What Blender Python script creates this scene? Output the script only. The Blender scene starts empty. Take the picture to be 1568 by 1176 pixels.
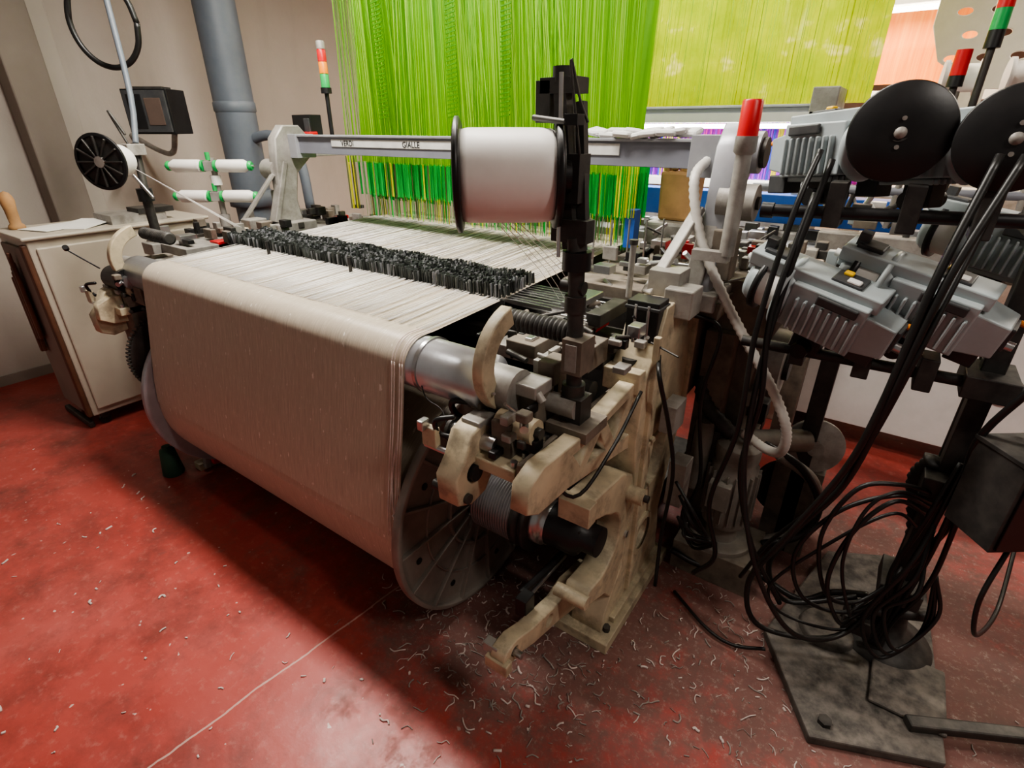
import bpy, math, random
from mathutils import Vector, Matrix
random.seed(7)
C=bpy.context; D=bpy.data
CR=Vector((.817,.576,0)); CF=Vector((-.576,.817,0)); UP=Vector((0,0,1))

# ---------------------------------------------------------------- materials
def nodes(name):
    m=D.materials.new(name); m.use_nodes=True; nt=m.node_tree
    b=nt.nodes['Principled BSDF']
    return m,nt,b
def noise(nt,vec,scale,detail=4,rough=.6):
    n=nt.nodes.new('ShaderNodeTexNoise'); n.inputs['Scale'].default_value=scale
    n.inputs['Detail'].default_value=detail; n.inputs['Roughness'].default_value=rough
    if vec is not None: nt.links.new(vec,n.inputs['Vector'])
    return n.outputs['Fac']
def ramp(nt,fac,stops):
    r=nt.nodes.new('ShaderNodeValToRGB'); e=r.color_ramp.elements
    while len(e)<len(stops): e.new(.5)
    for i,(p,c) in enumerate(stops):
        e[i].position=p; e[i].color=(c[0],c[1],c[2],1) if not isinstance(c,(int,float)) else (c,c,c,1)
    nt.links.new(fac,r.inputs[0]); return r.outputs[0]
def mix(nt,f,a,b,mode='MIX'):
    m=nt.nodes.new('ShaderNodeMix'); m.data_type='RGBA'; m.blend_type=mode
    for s,v in ((m.inputs[0],f),(m.inputs[6],a),(m.inputs[7],b)):
        if hasattr(v,'is_output'): nt.links.new(v,s)
        elif isinstance(v,(int,float)): s.default_value=v if s==m.inputs[0] else (v,v,v,1)
        else: s.default_value=(v[0],v[1],v[2],1)
    return m.outputs[2]
def math_(nt,op,a,b=None,c=None):
    m=nt.nodes.new('ShaderNodeMath'); m.operation=op
    for i,v in enumerate((a,b,c)):
        if v is None: continue
        if hasattr(v,'is_output'): nt.links.new(v,m.inputs[i])
        else: m.inputs[i].default_value=v
    return m.outputs[0]
def coord(nt,kind='Object',scale=(1,1,1)):
    t=nt.nodes.new('ShaderNodeTexCoord'); mp=nt.nodes.new('ShaderNodeMapping')
    mp.inputs['Scale'].default_value=scale; nt.links.new(t.outputs[kind],mp.inputs[0]); return mp.outputs[0]
def bump(nt,b,h,st=.3,dist=.01):
    n=nt.nodes.new('ShaderNodeBump'); n.inputs['Strength'].default_value=st; n.inputs['Distance'].default_value=dist
    nt.links.new(h,n.inputs['Height']); nt.links.new(n.outputs[0],b.inputs['Normal'])
def paint(name,col,rough=.45,metal=0,var=.35,scale=9,dust=.0,dcol=(.36,.32,.27),bmp=.05,grime=0):
    m,nt,b=nodes(name); v=coord(nt)
    f=noise(nt,v,scale,6)
    dark=[x*(1-var) for x in col]; lite=[min(1,x*(1+var*.35)) for x in col]
    c=ramp(nt,f,[(.3,dark),(.62,lite)])
    if grime>0:
        g=ramp(nt,noise(nt,v,11,8,.7),[(.50,0.),(.66,1.)]); c=mix(nt,math_(nt,'MULTIPLY',g,grime),c,(.055,.042,.030))
    if dust>0:
        g=nt.nodes.new('ShaderNodeNewGeometry'); sp=nt.nodes.new('ShaderNodeSeparateXYZ'); nt.links.new(g.outputs['Normal'],sp.inputs[0])
        up=math_(nt,'MULTIPLY_ADD',sp.outputs[2],.6,.4)
        n2=noise(nt,v,22,5); n3=ramp(nt,n2,[(.35,0.),(.65,1.)])
        k=math_(nt,'MULTIPLY',math_(nt,'MAXIMUM',up,.15),math_(nt,'MULTIPLY',n3,dust))
        c=mix(nt,k,c,dcol)
    nt.links.new(c,b.inputs['Base Color']); b.inputs['Roughness'].default_value=rough; b.inputs['Metallic'].default_value=metal
    bump(nt,b,noise(nt,v,60,3),bmp,.004)
    return m
M={}
M['cream']=paint('cream_casting',(.54,.465,.325),.5,0,.30,7,.40,(.29,.25,.19),.08,.48)
M['creamdark']=paint('dusty_dark_casting',(.17,.14,.11),.75,0,.5,14,.6,(.27,.24,.20),.1,.4)
M['cab']=paint('cabinet_paint',(.50,.45,.37),.45,0,.12,3,.1)
M['steel']=paint('steel',(.55,.55,.56),.28,.9,.2,12,.25)
M['roller']=paint('roller_steel',(.56,.58,.61),.30,.7,.15,8,.15)
M['silver']=paint('silver_paint',(.36,.37,.40),.4,.25,.2,6,.2)
M['beamgrey']=paint('arch_beam_grey',(.22,.23,.27),.42,.1,.12,5,.12,(.5,.5,.5))
M['castgrey']=paint('grey_casting',(.34,.325,.30),.5,.2,.4,8,.4,(.31,.28,.24),.08,.4)
M['dark']=paint('dark_metal',(.05,.048,.045),.5,.4,.4,12,.35,(.20,.18,.16))
M['dropgrey']=paint('drop_wire_grey',(.13,.145,.14),.4,.4,.4,30,.2,(.25,.24,.22))
M['dropdark']=paint('drop_wire_dark',(.045,.052,.050),.4,.4,.4,30,.1)
M['black']=paint('black_plastic',(.010,.010,.011),.4,0,.3,10,.08,(.15,.14,.13))
M['blackdusty']=paint('black_dusty',(.025,.024,.023),.55,0,.5,10,.4,(.17,.155,.135))
M['rubber']=paint('cable_rubber',(.010,.010,.010),.40,0,.3,10,.08,(.12,.11,.10))
M['flange']=paint('flange_alloy',(.23,.205,.18),.5,.15,.35,6,.3,(.27,.24,.21))
M['drum']=paint('ribbed_drum',(.27,.27,.28),.4,.4,.25,10,.4)
M['feeder']=paint('feeder_grey',(.36,.41,.425),.40,.05,.15,8,.3,(.38,.37,.34))
M['feederdark']=paint('feeder_dark',(.045,.048,.052),.45,0,.3,8,.25,(.2,.19,.17))
M['pipe']=paint('pipe_grey',(.125,.15,.18),.5,0,.15,3,.15)
M['motor']=paint('motor_grey',(.22,.205,.18),.6,.1,.4,9,.6,(.30,.27,.23),.08,.4)
M['white']=paint('white_plastic',(.78,.77,.74),.4,0,.08,6,.1)
M['conduit']=paint('conduit_white',(.62,.60,.56),.45,0,.2,12,.3)
M['paper']=paint('paper',(.8,.79,.75),.8,0,.08,8)
M['bag']=paint('kraft_bag',(.42,.24,.11),.85,0,.3,8)
M['redp']=paint('red_plastic',(.62,.02,.025),.35,0,.1,8)
M['orangep']=paint('orange_plastic',(.9,.28,.02),.35,0,.1,8)
M['greenp']=paint('green_plastic',(.02,.42,.10),.35,0,.1,8)
M['yellowp']=paint('yellow_plastic',(.9,.55,.02),.4,0,.1,8)
M['conegreen']=paint('cone_green',(.02,.07,.04),.7,0,.2,8)
M['blue']=paint('loom_blue',(.015,.10,.42),.45,0,.2,5,.1)
M['tape']=paint('masking_tape',(.62,.62,.60),.7,0,.12,20)
M['wood']=paint('wood_brown',(.13,.055,.03),.6,0,.4,6)
M['lint']=paint('lint',(.66,.56,.52),.95,0,.2,30)
M['fluff']=paint('grey_fluff',(.34,.30,.27),.95,0,.3,30)
M['plate']=paint('dusty_base_plate',(.085,.078,.070),.7,.1,.6,5,.75,(.26,.23,.20))
M['screen']=paint('dark_screen',(.12,.085,.07),.2,0,.2,3)

def yarnmat():
    m,nt,b=nodes('wound_yarn'); v=coord(nt,'Object',(1,1,1))
    f=noise(nt,v,12,3); c=ramp(nt,f,[(.3,(.72,.69,.65)),(.7,(.78,.76,.72))])
    nt.links.new(c,b.inputs['Base Color']); b.inputs['Roughness'].default_value=.5
    b.inputs['Sheen Weight'].default_value=.3
    bump(nt,b,noise(nt,v,220,2),.08,.001)
    return m
M['yarn']=yarnmat()

def warpmat(name,lo,hi):
    m,nt,b=nodes(name)
    fine=noise(nt,coord(nt,'UV',(700,10,1)),1,2,.5)
    mid=noise(nt,coord(nt,'UV',(95,2.0,1)),1,6,.75)
    fleck=ramp(nt,noise(nt,coord(nt,'UV',(60,22,1)),1,3,.5),[(.67,0.),(.71,1.)])
    slub=ramp(nt,noise(nt,coord(nt,'UV',(190,26,1)),1,3,.5),[(.57,0.),(.68,1.)])
    darks=ramp(nt,noise(nt,coord(nt,'UV',(190,9,1)),1,3,.5),[(.60,0.),(.75,1.)])
    a=math_(nt,'MULTIPLY_ADD',fine,.7,math_(nt,'MULTIPLY',mid,.30))
    c=ramp(nt,a,[(.30,lo),(.64,hi)])
    c=mix(nt,math_(nt,'MULTIPLY',darks,.25),c,(.22,.175,.13))
    c=mix(nt,math_(nt,'MULTIPLY',slub,.30),c,(.72,.66,.57))
    c=mix(nt,math_(nt,'MULTIPLY',fleck,.65),c,(.90,.86,.80))
    nt.links.new(c,b.inputs['Base Color']); b.inputs['Roughness'].default_value=.38
    b.inputs['Sheen Weight'].default_value=.12
    bump(nt,b,a,.2,.003)
    return m
M['warp']=warpmat('warp_yarn_sheet',(.345,.29,.225),(.56,.49,.395))

def cordmat(name,stops,tr=.35,rough=.5,scale=(55,55,1.2)):
    m,nt,b=nodes(name)
    f=noise(nt,coord(nt,'Object',scale),1,3,.6)
    c=ramp(nt,f,stops); nt.links.new(c,b.inputs['Base Color']); b.inputs['Roughness'].default_value=rough
    t=nt.nodes.new('ShaderNodeBsdfTranslucent'); nt.links.new(c,t.inputs[0])
    mx=nt.nodes.new('ShaderNodeMixShader'); mx.inputs[0].default_value=tr
    nt.links.new(b.outputs[0],mx.inputs[1]); nt.links.new(t.outputs[0],mx.inputs[2])
    nt.links.new(mx.outputs[0],nt.nodes['Material Output'].inputs[0]); return m
M['cordA']=cordmat('harness_cord_green',[(.3,(.085,.28,.003)),(.55,(.17,.43,.006)),(.75,(.28,.56,.02))])
M['cordB']=cordmat('harness_cord_lime',[(.3,(.24,.46,.02)),(.7,(.40,.64,.08))])
M['cordD']=cordmat('harness_cord_deep',[(.3,(.04,.20,.003)),(.7,(.10,.33,.008))])
M['cordBack']=cordmat('harness_cord_back',[(.3,(.05,.20,.003)),(.5,(.13,.36,.006)),(.7,(.24,.50,.02))],.45,.5,(16,6,.6))
M['cordY']=cordmat('harness_film_yellowgreen',[(.3,(.40,.58,.001)),(.5,(.50,.68,.002)),(.62,(.58,.73,.01)),(.72,(.90,.93,.30))],.45,.20,(5,5,6))  # palest stop paints the glossy film's reflection streaks into the colour
M['cordO']=cordmat('harness_orange',[(.3,(.90,.22,.02)),(.7,(1.0,.38,.08))],.5)
M['hedG']=cordmat('heddle_green',[(.3,(.003,.34,.04)),(.7,(.015,.60,.09))],.3)
M['hedY']=cordmat('heddle_yellow',[(.3,(.60,.60,.01)),(.7,(.90,.85,.04))],.3)
M['hedD']=cordmat('heddle_dark',[(.3,(.05,.07,.02)),(.7,(.14,.16,.06))],.1)
M['hedW']=cordmat('heddle_wire',[(.3,(.30,.34,.22)),(.7,(.5,.55,.35))],.1)
M['hedP']=cordmat('heddle_purple',[(.3,(.28,.02,.55)),(.7,(.55,.08,.80))],.3)
M['hedM']=cordmat('heddle_magenta',[(.3,(.75,.02,.42)),(.7,(.95,.10,.55))],.3)
M['hedB']=cordmat('heddle_blue',[(.3,(.02,.04,.35)),(.7,(.05,.10,.6))],.3)

def wallmat(name,c0,c1):
    m,nt,b=nodes(name); v=coord(nt,'Object')
    f=noise(nt,v,1.3,6); c=ramp(nt,f,[(.3,c0),(.7,c1)])
    f2=noise(nt,coord(nt,'Object',(6,6,1)),1,5)
    c=mix(nt,math_(nt,'MULTIPLY',ramp(nt,f2,[(.55,0.),(.75,1.)]),.2),c,(.30,.26,.22))
    nt.links.new(c,b.inputs['Base Color']); b.inputs['Roughness'].default_value=.85
    bump(nt,b,noise(nt,v,35,5),.15,.01); return m
M['wall']=wallmat('wall_plaster',(.43,.395,.35),(.50,.46,.41))
M['ceil']=wallmat('ceiling_plaster',(.5,.48,.44),(.56,.54,.5))
M['pilaster']=wallmat('pilaster_plaster',(.22,.19,.165),(.30,.265,.23))

def floormat():
    m,nt,b=nodes('red_epoxy_floor'); v=coord(nt)
    big=noise(nt,v,1.1,6,.6); c=ramp(nt,big,[(.3,(.33,.050,.040)),(.55,(.42,.078,.064)),(.75,(.49,.125,.11))])
    sm=ramp(nt,noise(nt,v,1.9,10,.75),[(.47,0.),(.66,1.)]); c=mix(nt,math_(nt,'MULTIPLY',sm,.72),c,(.10,.038,.032))
    sc=ramp(nt,noise(nt,v,28,6,.7),[(.54,0.),(.70,1.)]); c=mix(nt,math_(nt,'MULTIPLY',sc,.30),c,(.56,.27,.23))
    sp=ramp(nt,noise(nt,v,19,2,.9),[(.70,0.),(.73,1.)]); c=mix(nt,math_(nt,'MULTIPLY',sp,.8),c,(.66,.54,.50))
    s=nt.nodes.new('ShaderNodeSeparateXYZ'); nt.links.new(v,s.inputs[0]); X,Y=s.outputs[0],s.outputs[1]
    wob=math_(nt,'MULTIPLY_ADD',noise(nt,v,4,4),.03,-.015)
    jl=math_(nt,'ABSOLUTE',math_(nt,'ADD',math_(nt,'ADD',X,wob),math_(nt,'MULTIPLY_ADD',Y,-.11,1.372)))
    j=math_(nt,'LESS_THAN',math_(nt,'ADD',jl,math_(nt,'MULTIPLY',noise(nt,v,60,2),.003)),.0050); c=mix(nt,math_(nt,'MULTIPLY',j,.65),c,(.62,.46,.40))
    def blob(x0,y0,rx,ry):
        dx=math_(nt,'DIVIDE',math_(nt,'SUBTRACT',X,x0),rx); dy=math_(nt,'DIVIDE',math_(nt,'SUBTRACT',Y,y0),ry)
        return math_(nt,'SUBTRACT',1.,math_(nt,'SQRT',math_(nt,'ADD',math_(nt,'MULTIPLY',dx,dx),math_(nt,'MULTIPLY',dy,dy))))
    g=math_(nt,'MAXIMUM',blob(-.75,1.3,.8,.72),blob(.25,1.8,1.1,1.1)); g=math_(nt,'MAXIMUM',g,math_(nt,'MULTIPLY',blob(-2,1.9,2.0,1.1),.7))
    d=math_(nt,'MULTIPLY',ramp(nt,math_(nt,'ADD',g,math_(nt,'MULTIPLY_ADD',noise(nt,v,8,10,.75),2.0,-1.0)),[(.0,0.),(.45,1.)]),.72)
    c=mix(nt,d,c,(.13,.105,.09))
    fz=math_(nt,'MULTIPLY',ramp(nt,noise(nt,v,42,6,.85),[(.54,0.),(.64,1.)]),ramp(nt,g,[(.0,0.),(.35,.55)]))
    c=mix(nt,fz,c,(.40,.34,.30))
    nt.links.new(c,b.inputs['Base Color'])
    r=ramp(nt,noise(nt,v,5,6),[(.3,.28),(.7,.46)]); r2=mix(nt,d,r,.9); nt.links.new(r2,b.inputs['Roughness'])
    bump(nt,b,noise(nt,v,14,6),.12,.01); return m
M['floor']=floormat()
def emis(name,col,st):
    m,nt,b=nodes(name); b.inputs['Emission Color'].default_value=(*col,1); b.inputs['Emission Strength'].default_value=st
    b.inputs['Base Color'].default_value=(*col,1); return m
M['tube']=emis('fluorescent_tube',(1,.96,.90),14)
M['tubesoft']=emis('fluorescent_tube_far',(1,.90,.74),12)

# ---------------------------------------------------------------- mesh builder
def top(name):
    e=D.objects.new(name,None); C.collection.objects.link(e); e.empty_display_size=.1; return e
def frame(d):
    d=Vector(d).normalized(); a=Vector((0,0,1)) if abs(d.z)<.9 else Vector((1,0,0))
    u=d.cross(a).normalized(); w=d.cross(u).normalized(); return u,w
class MB:
    def __init__(s): s.v=[];s.f=[];s.m=[];s.sm=[];s.mats=[];s.uv={}
    def mi(s,k):
        if k not in s.mats: s.mats.append(k)
        return s.mats.index(k)
    def add(s,vs,fs,k,smooth=False):
        o=len(s.v); s.v+= [tuple(x) for x in vs]; i=s.mi(k)
        for f in fs: s.f.append([o+q for q in f]); s.m.append(i); s.sm.append(smooth)
    def box(s,c,sz,k,ax=None,taper=1.0):
        c=Vector(c); X,Y,Z=ax if ax else (Vector((1,0,0)),Vector((0,1,0)),UP)
        X,Y,Z=Vector(X),Vector(Y),Vector(Z); vs=[]
        for z in(-1,1):
            tp=taper if z>0 else 1
            for x,y in((-1,-1),(1,-1),(1,1),(-1,1)): vs.append(c+X*x*sz[0]/2*tp+Y*y*sz[1]/2*tp+Z*z*sz[2]/2)
        s.add(vs,[(3,2,1,0),(4,5,6,7),(0,1,5,4),(1,2,6,5),(2,3,7,6),(3,0,4,7)],k); return s
    def bx(s,x0,x1,y0,y1,z0,z1,k): return s.box(((x0+x1)/2,(y0+y1)/2,(z0+z1)/2),(x1-x0,y1-y0,z1-z0),k)
    def beam(s,p0,p1,w,h,k):
        p0,p1=Vector(p0),Vector(p1); d=(p1-p0); L=d.length; d.normalize(); u,q=frame(d)
        return s.box((p0+p1)/2,(w,h,L),k,(u,q,d))
    def lathe(s,p0,d,prof,k,n=32,cap=True):
        p0=Vector(p0); d=Vector(d).normalized(); u,w=frame(d); vs=[];fs=[]
        for (t,r) in prof:
            for i in range(n):
                a=2*math.pi*i/n; vs.append(p0+d*t+(u*math.cos(a)+w*math.sin(a))*r)
        for j in range(len(prof)-1):
            for i in range(n): fs.append((j*n+i,j*n+(i+1)%n,(j+1)*n+(i+1)%n,(j+1)*n+i))
        s.add(vs,fs,k,True)
        if cap:
            s.add(vs[:n],[tuple(range(n))[::-1]],k); s.add(vs[-n:],[tuple(range(n))],k)
        return s
    def cyl(s,p0,p1,r,k,n=20,r1=None):
        p0,p1=Vector(p0),Vector(p1); L=(p1-p0).length
        return s.lathe(p0,p1-p0,[(0,r),(L,r if r1 is None else r1)],k,n)
    def tube(s,pts,r,k,n=8,sub=6,rings=0):
        P=[Vector(p) for p in pts]
        if sub>1 and len(P)>2:
            Q=[];E=[P[0]*2-P[1]]+P+[P[-1]*2-P[-2]]
            for i in range(1,len(E)-2):
                a,b,c,d=E[i-1:i+3]
                for j in range(sub):
                    t=j/sub; Q.append(.5*((2*b)+(c-a)*t+(2*a-5*b+4*c-d)*t*t+(3*b-a-3*c+d)*t**3))
            Q.append(P[-1]); P=Q
        vs=[];fs=[]; u=None
        for i,p in enumerate(P):
            d=(P[min(i+1,len(P)-1)]-P[max(i-1,0)]).normalized()
            if u is None: u,_=frame(d)
            u=(u-d*u.dot(d)).normalized(); w=d.cross(u)
            rr=r*(1+(rings if i%2 else -rings)) if rings else r
            for j in range(n):
                a=2*math.pi*j/n; vs.append(p+(u*math.cos(a)+w*math.sin(a))*rr)
        for i in range(len(P)-1):
            for j in range(n): fs.append((i*n+j,i*n+(j+1)%n,(i+1)*n+(j+1)%n,(i+1)*n+j))
        fs.append(tuple(range(n))[::-1]); fs.append(tuple(range((len(P)-1)*n,len(P)*n)))
        s.add(vs,fs,k,True); return s
    def make(s,name,parent=None,bev=.003,seg=2):
        me=D.meshes.new(name); me.from_pydata(s.v,[],s.f); me.update()
        for k in s.mats: me.materials.append(M[k])
        me.polygons.foreach_set('material_index',s.m); me.polygons.foreach_set('use_smooth',s.sm)
        o=D.objects.new(name,me); C.collection.objects.link(o)
        if parent: o.parent=parent
        if bev: 
            b=o.modifiers.new('bevel','BEVEL'); b.width=bev; b.segments=seg; b.limit_method='ANGLE'; b.angle_limit=math.radians(50)
        return o
YZ=lambda x:Matrix(((0,0,1,x),(1,0,0,0),(0,1,0,0),(0,0,0,1)))
XZ=lambda y:Matrix(((1,0,0,0),(0,0,-1,y),(0,1,0,0),(0,0,0,1)))
def plate(name,parent,outline,holes,x,th,k,bev=.004,mt=YZ):
    """casting: 2D outline with holes, extruded along the plane normal"""
    cu=D.curves.new(name,'CURVE'); cu.dimensions='2D'; cu.fill_mode='BOTH'; cu.extrude=th/2-bev; cu.bevel_depth=bev; cu.bevel_resolution=1; cu.offset=-bev
    for pts in [outline]+holes:
        sp=cu.splines.new('POLY'); sp.points.add(len(pts)-1); sp.use_cyclic_u=True
        for p,q in zip(sp.points,pts): p.co=(q[0],q[1],0,1)
    t=D.objects.new('t',cu); C.collection.objects.link(t); dg=C.evaluated_depsgraph_get(); dg.update()
    me=D.meshes.new_from_object(t.evaluated_get(dg)); D.objects.remove(t)
    me.transform(mt(x)); me.name=name
    me.materials.clear(); me.materials.append(M[k])
    o=D.objects.new(name,me); C.collection.objects.link(o); o.parent=parent; return o
def circ(y,z,r,n=24,rz=None):
    return [(y+r*math.cos(2*math.pi*i/n),z+(rz or r)*math.sin(2*math.pi*i/n)) for i in range(n)]
def sheet(name,parent,path,x0,x1,k,nx=60):
    """sheet of yarns following a (y,z) path, with UV u=x, v=length"""
    L=[0]
    for a,b in zip(path,path[1:]): L.append(L[-1]+math.dist(a,b))
    vs=[];fs=[];uv=[]
    for j,(y,z) in enumerate(path):
        for i in range(nx+1):
            x=x0+(x1-x0)*i/nx; vs.append((x,y,z)); uv.append((x,L[j]))
    for j in range(len(path)-1):
        for i in range(nx): a=j*(nx+1)+i; fs.append((a,a+1,a+nx+2,a+nx+1))
    me=D.meshes.new(name); me.from_pydata(vs,[],fs); me.materials.append(M[k]); l=me.uv_layers.new(name='UVMap')
    for p in me.polygons:
        p.use_smooth=True
        for li in p.loop_indices: l.data[li].uv=uv[me.loops[li].vertex_index]
    o=D.objects.new(name,me); C.collection.objects.link(o); o.parent=parent; return o

# ---------------------------------------------------------------- room
def room():
    def slab(n,x0,x1,y0,y1,z0,z1,k): MB().bx(x0,x1,y0,y1,z0,z1,k).make(n,None,0)
    slab('floor',-5.1,6,-3,12,-.1,0,'floor')
    slab('ceiling',-5.1,6,-3,12,4.4,4.5,'ceil')
    slab('wall_left',-5.1,-4.9,-3,12,0,4.4,'wall')
    slab('wall_back',-4.9,6,11.8,12,0,4.4,'wall')
    slab('wall_right',5.8,6,-3,11.8,0,4.4,'wall')
    slab('baseboard_left',-4.9,-4.885,-3,11.8,0,.07,'pilaster')
    b=MB(); b.bx(-4.9,-4.72,1.28,1.5,0,4.4,'pilaster').bx(-4.9,-4.80,1.5,1.62,0,4.4,'wall')
    b.make('trim_1',None,.01)
room()

# ---------------------------------------------------------------- loom
def loom():
    P=top('power_loom')
    BY,BZ=1.22,.46
    XL,XR=-2.62,-1.0
    path=[(2.45,1.165),(2.25,1.165),(1.9,1.155),(1.6,1.145),(1.3,1.13),(1.04,1.122)]
    rc=(1.0,1.04);rr=.083
    for a in range(85,184,9): path.append((rc[0]+rr*math.cos(math.radians(a)),rc[1]+rr*math.sin(math.radians(a))))
    path+=[(.895,.9),(.868,.75),(.842,.6),(.831,.5)]
    sheet('warp_yarn_sheet',P,path,XL+.01,XR-.012,'warp',80)
    w=[(BY-.385*math.cos(math.radians(a)),BZ+.385*math.sin(math.radians(a))) for a in range(0,361,8)]
    sheet('wound_warp',P,w,XL,XR,'warp',40)
    b=MB()
    for xx in (XR-.014,XR-.024,XR-.045,XR-.055):
        b.tube([(xx,y-.006,z+.004) for y,z in path[5:]],.0016,'lint',6,3)
    b.tube([(XR-.03,.895,.86),(XR-.045,.86,.72),(XR-.04,.845,.62),(XR-.03,.84,.55)],.0045,'lint',6,4)
    for i in range(14): b.lathe((XR-.02-.02*random.random(),.835,.5+random.uniform(0,.08)),(0,0,1),[(0,.001),(.006,.006),(.012,.001)],'yarn',6)
    b.make('selvedge_strands',P,0)
    b=MB(); b.lathe((-2.86,rc[0],rc[1]),(1,0,0),[(0,.05),(.02,.05),(.02,.078),(2.09,.078),(2.09,.055),(2.16,.055)],'roller',48)
    b.lathe((-.985,rc[0],rc[1]),(1,0,0),[(0,.0835),(.012,.0835)],'steel',48)
    b.make('whip_roller',P,0)
    for x,sx,kk in ((XR,1,'flange'),(XL,-1,'silver')):
        b=MB()
        b.lathe((x,BY,BZ),(sx,0,0),[(0,.10),(0,.425),(.002,.44),(.030,.44),(.032,.425),(.018,.42),(.014,.40),(.014,.10)],kk,72,False)
        b.lathe((x,BY,BZ),(sx,0,0),[(.012,.19),(.028,.19),(.028,.20),(.012,.20)],kk,48,False)
        b.lathe((x,BY,BZ),(sx,0,0),[(.012,.30),(.022,.30),(.022,.306),(.012,.306)],kk,48,False)
        b.lathe((x,BY,BZ),(sx,0,0),[(.0,.0),(.04,.105),(.05,.10)],kk,36)
        for i in range(16):
            a=2*math.pi*i/16; dy,dz=math.cos(a),math.sin(a); r0,r1=(.10,.425)
            b.box((x+sx*.021,BY+dy*(r0+r1)/2,BZ+dz*(r0+r1)/2),(.020,.009,r1-r0),kk,((1,0,0),(0,-dz,dy),(0,dy,dz)))
            if i%2==0:
                a2=a+math.pi/16; b.cyl((x+sx*.013,BY+math.cos(a2)*.35,BZ+math.sin(a2)*.35),(x+sx*.017,BY+math.cos(a2)*.35,BZ+math.sin(a2)*.35),.012,'black',12)
        b.make('beam_flange_%s'%('r' if sx>0 else 'l'),P,.001,1)
    b=MB(); pr=[(0,.105)]
    for i in range(16):
        t=.01+i*.0105; pr+=[(t,.118),(t+.006,.118),(t+.007,.109),(t+.010,.109)]
    b.lathe((XR+.035,BY,BZ),(1,0,0),pr,'drum',40)
    b.lathe((-.795,BY,BZ),(1,0,0),[(0,.10),(0,.122),(.03,.122),(.03,.112),(.045,.112),(.045,.124),(.06,.124),(.06,.09)],'blackdusty',40)
    b.lathe((-.735,BY,BZ),(1,0,0),[(0,.09),(.03,.088),(.03,.08),(.05,.08)],'steel',36)
    b.lathe((-.685,BY,BZ),(1,0,0),[(0,.078),(.10,.075),(.12,.05),(.17,.05)],'black',30)
    b.box((-.60,BY,BZ),(.06,.09,.09),'blackdusty')
    b.cyl((XL-.25,BY,BZ),(XL,BY,BZ),.07,'drum')
    b.make('warp_beam_journal',P,0)
    # ---- side frames
    post=[(1.23,.0),(1.75,.0),(1.74,.10),(1.70,.30),(1.76,.5),(1.84,.70),(1.84,1.13),(1.78,1.17),(1.50,1.17),(1.46,1.08),(1.40,1.0),(1.38,.93),(1.36,.76),(1.40,.60),(1.38,.42),(1.36,.25),(1.25,.12)]
    plate('side_frame_r',P,post,[circ(1.52,.30,.062),[(1.50,.5),(1.62,.5),(1.68,.68),(1.54,.68)]],-.55,.12,'cream')
    plate('side_frame_l',P,post,[circ(1.52,.30,.062)],-2.88,.12,'cream')
    b=MB()
    for xc in(-.55,-2.88):
        b.bx(xc-.11,xc+.10,1.20,1.78,0,.045,'cream').bx(xc-.09,xc+.08,1.30,1.76,.045,.07,'cream')
        b.bx(xc+.055,xc+.075,1.42,1.44,.1,1.1,'cream').bx(xc+.055,xc+.075,1.78,1.80,.72,1.1,'cream')
        b.bx(xc+.055,xc+.07,1.42,1.80,.70,.72,'cream')
        b.lathe((xc+.055,1.52,.30),(1,0,0),[(0,.062),(.0,.085),(.015,.085),(.015,.062)],'cream',30,False)
        for y in (1.26,1.72): b.cyl((xc+.07,y,.045),(xc+.07,y,.065),.014,'dark',6)
        b.bx(xc-.07,xc+.07,1.8,2.9,.75,1.10,'creamdark').bx(xc-.07,xc+.07,2.5,2.9,0,.75,'creamdark')
    b.make('frame_feet_and_ribs',P)
    ir=.118
    inner=[(1.07,.655),(1.13,.625),(1.19,.60)]+[(1.20+ir*math.cos(math.radians(a)),.46+ir*math.sin(math.radians(a))) for a in range(75,-95,-14)]+[(1.12,.35)]
    outer=[(1.09,.30),(1.24,.23),(1.33,.12),(1.40,.10),(1.43,.30),(1.42,.52),(1.38,.64),(1.30,.69),(1.10,.715),(1.065,.70)]
    plate('beam_bearing_bracket',P,inner+outer,[circ(1.37,.26,.022)],-.535,.085,'cream',.006)
    b=MB(); b.cyl((-.61,1.36,.58),(-.44,1.36,.58),.028,'cream').cyl((-.44,1.36,.58),(-.425,1.36,.58),.012,'dark').cyl((-.50,1.37,.40),(-.485,1.37,.40),.014,'steel',6)
    b.bx(-.585,-.485,1.055,1.10,.645,.715,'cream').cyl((-.59,1.08,.34),(-.48,1.08,.34),.022,'cream')
    b.make('bearing_bosses',P)
    plate('beam_bearing_bracket_l',P,inner+outer,[],-2.88,.085,'cream')
    arm=[(1.34,.16),(1.30,.27),(1.16,.30),(1.08,.285),(.92,.325),(.84,.36),(.79,.355),(.775,.32),(.80,.29),(.86,.285),(.93,.25),(1.08,.20),(1.2,.15)]
    plate('beam_loading_arm',P,arm,[circ(.83,.322,.016),circ(1.02,.262,.02),circ(1.2,.225,.03)],-.60,.05,'cream')
    b=MB(); b.tube([(-.655,1.27,.33),(-.655,1.1,.345),(-.66,.98,.36)],.012,'black',10,3).tube([(-.655,1.25,.305),(-.65,.96,.33)],.008,'steel',8,1)
    b.box((-.60,.785,.305),(.075,.03,.04),'cream').box((-.63,.80,.335),(.05,.03,.035),'castgrey').bx(-.66,-.62,.95,1.0,.30,.37,'black')
    b.cyl((-.64,.83,.322),(-.55,.83,.322),.011,'steel')
    b.make('loading_arm_fittings',P)
    up=[(1.44,.74),(1.42,.97),(1.33,.965),(1.16,.945),(1.0,.945),(.86,.955),(.80,.93),(.79,.86),(.84,.83),(.98,.82),(1.2,.775),(1.36,.74)]
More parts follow.
